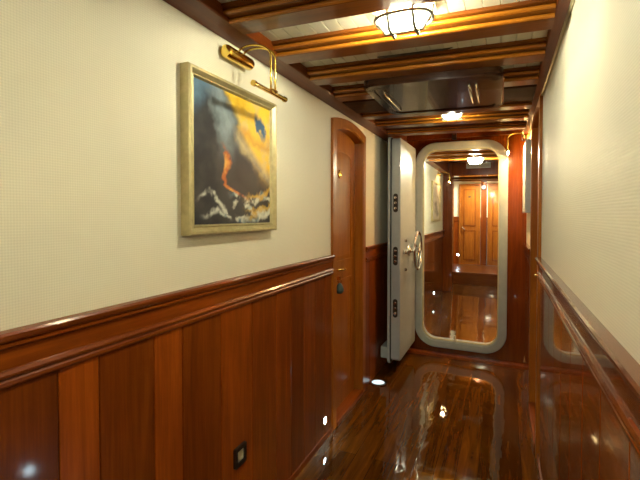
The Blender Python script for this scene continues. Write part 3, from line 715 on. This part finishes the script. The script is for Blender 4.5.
# second bulkhead with plain wooden opening
b2 = thing('wall_far_bulkhead', (-.4, Y2, 0), 'second wooden bulkhead far along the passage', 'wall', kind='structure')
bm = NB(); box(bm, (XL - .3, Y2, -.06), (-.835, Y2 + .25, 2.34), .01); obj('post', bm, M['bulk'], b2)
bm = NB(); box(bm, (.10, Y2, -.06), (XR + .3, Y2 + .25, 2.34), .01); obj('post', bm, M['bulk'], b2)
bm = NB(); box(bm, (-.835, Y2, 2.09), (.10, Y2 + .25, 2.34), .01); obj('header', bm, M['bulk'], b2)
# pale grille on the header
vg = thing('vent_grille', (-.36, Y2, 2.22), 'pale slatted plate on the wooden header before the far doors', 'vent')
bm = NB(); ring_poly(bm, rrect(-.60, 2.215, -.20, 2.305, .006, 3), rrect(-.588, 2.227, -.212, 2.293, .003, 3), lambda u, v: Vector((u, Y2 - .012, v)), lambda u, v: Vector((u, Y2, v))); obj('grille_frame', bm, M['paperwhite'], vg)
for i in range(5):
    bm = NB(); z = 2.229 + i * .0135; box(bm, (-.589, Y2 - .010, z), (-.211, Y2 - .001, z + .008), .001); obj('slat', bm, M['paperwhite'], vg)
# raised lobby with the end doors
bm = NB(); box(bm, (XL - .3, YS, -.05), (XR + .4, YE + .1, .235), .006); camber(bm, .5); tag(obj('trim_14', bm, M['beam']), 'raised wooden step before the far cabin doors', 'step', kind='structure')
for (xa, xb, nm, lb) in ((XL - .4, XL - .3, 'wall_lobby_left', 'left wall of the far lobby'), (XR + .3, XR + .4, 'wall_lobby_right', 'right wall of the far lobby')):
    bm = NB(); box(bm, (xa, Y2 + .25, -.05), (xb, YE + .2, 2.34)); tag(obj(nm, bm, M['paper']), lb, 'wall', kind='structure')
bm = NB(); box(bm, (XL - .3, Y2 + .25, 2.27), (XR + .3, YE, 2.30)); tag(obj('trim_15', bm, M['board']), 'brown ceiling boards of the far lobby', 'ceiling trim', kind='structure')
for yc, lab in ((9.0, 'near ceiling beam of the far lobby'), (9.45, 'middle ceiling beam of the far lobby'), (9.9, 'ceiling beam against the far cabin doors')):
    beam(yc, lab, xa=XL - .28, xb=XR + .28, z=2.105 if yc < 9.7 else 2.19, hh=.18 if yc < 9.7 else .1)
we = thing('wall_end', (-.4, YE, 0), 'end wall with wallpaper beside the far cabin doors', 'wall', kind='structure')
bm = NB(); box(bm, (XL - .3, YE, 1.33), (XR + .4, YE + .1, 2.34)); obj('wallpaper', bm, M['paper'], we)
bm = NB(); box(bm, (XL - .3, YE - .006, .2), (-.94, YE + .1, 1.27), .002, 1, 1.2); box(bm, (-.46, YE - .006, .2), (-.33, YE + .1, 2.2), .002, 1, .8); box(bm, (.12, YE - .006, .2), (XR + .3, YE + .1, 1.27), .002, 1, 1.0); obj('wainscot', bm, M['panel'], we)
bm = NB(); box(bm, (XL - .3, YE - .025, 1.24), (-.945, YE + .01, 1.35), .006); obj('chair_rail', bm, M['rail'], we)
def end_door(name, x0, x1, z0, z1, label, plate=False, hand=None):
    r = thing(name, ((x0 + x1) / 2, YE, z0), label, 'door', kind='structure')
    w = .035
    bm = NB()
    for a, b in (((x0 - w, z0), (x0, z1 + w)), ((x1, z0), (x1 + w, z1 + w)), ((x0, z1), (x1, z1 + w))): box(bm, (a[0], YE - .05, a[1]), (b[0], YE + .01, b[1]), .006)
    obj('door_casing', bm, M['door'], r)
    bm = NB(); box(bm, (x0, YE - .022, z0), (x1, YE, z1)); lf = obj('door_leaf', bm, M['door'], r)
    zm = z0 + (z1 - z0) * .46
    for (za, zb) in ((z0 + .10, zm - .05), (zm + .05, z1 - .09)):
        m = .07
        bm = NB(); f0 = lambda q: (lambda u, v: Vector((u, YE - q, v)))
        ring_poly(bm, [(x0 + m, za), (x1 - m, za), (x1 - m, zb), (x0 + m, zb)], [(x0 + m + .016, za + .016), (x1 - m - .016, za + .016), (x1 - m - .016, zb - .016), (x0 + m + .016, zb - .016)], f0(.036), f0(.021)); obj('panel_moulding', bm, M['rail'], lf)
        bm = NB(); box(bm, (x0 + m + .03, YE - .028, za + .03), (x1 - m - .03, YE - .02, zb - .03), .004); obj('door_panel', bm, M['door'], lf)
    if plate:
        bm = NB(); box(bm, ((x0 + x1) / 2 - .03, YE - .033, 1.79), ((x0 + x1) / 2 + .025, YE - .027, 1.825), .002); tag(obj('number_plate', bm, M['black'], lf), 'small dark plate')
    if hand:
        bm = NB(); tube(bm, [(hand, YE - .02, zm + .02), (hand, YE - .07, zm + .02), (hand + .01, YE - .075, zm + .02), (hand + .06, YE - .075, zm - .05)], .013, 8); tag(obj('handle', bm, M['chrome'], lf, True), 'pale metal lever handle')
    return r
end_door('door_3', -.905, -.50, .235, 2.07, 'panelled wooden far door with a small dark plate, at the left', True, -.855)
end_door('door_4', -.28, .13, .235, 2.07, 'panelled wooden far door at the right, half hidden by the steel frame', False, .07)
bm = NB(); lathe(bm, [(0, 0), (.05, 0), (.05, .02), (.035, .04), (0, .045)], (-.40, YE - .05, 2.02), (0, -1, 0), 20)
tag(obj('smoke_detector', bm, M['steel'], None, True), 'small round grey detector between the two far doors', 'detector')
step_light((-.955, YE - .008, .45), (0, -1, 0), 'small glowing light low on the end wall beside the far left door')

# ------------------------------------------------------------------ camera and world
cam = bpy.data.cameras.new('camera'); co = bpy.data.objects.new('camera', cam); COL.objects.link(co)
cam.sensor_width = 36.0; cam.lens = 426.2323 / 640 * 36; cam.shift_y = -14.8802 / 640; cam.clip_start = .02
co.location = (0, 0, H); yaw, pitch = .4044, .0237
co.rotation_euler = (PI / 2 - pitch, 0, yaw)
S.camera = co
w = bpy.data.worlds.new('world'); S.world = w; w.use_nodes = True
w.node_tree.nodes['Background'].inputs[0].default_value = (1.0, .85, .6, 1); w.node_tree.nodes['Background'].inputs[1].default_value = 0.02
S.view_settings.view_transform = 'Standard'; S.view_settings.look = 'None'; S.view_settings.gamma = 1.0
S.view_settings.use_curve_mapping = False; S.view_settings.exposure = 2.87
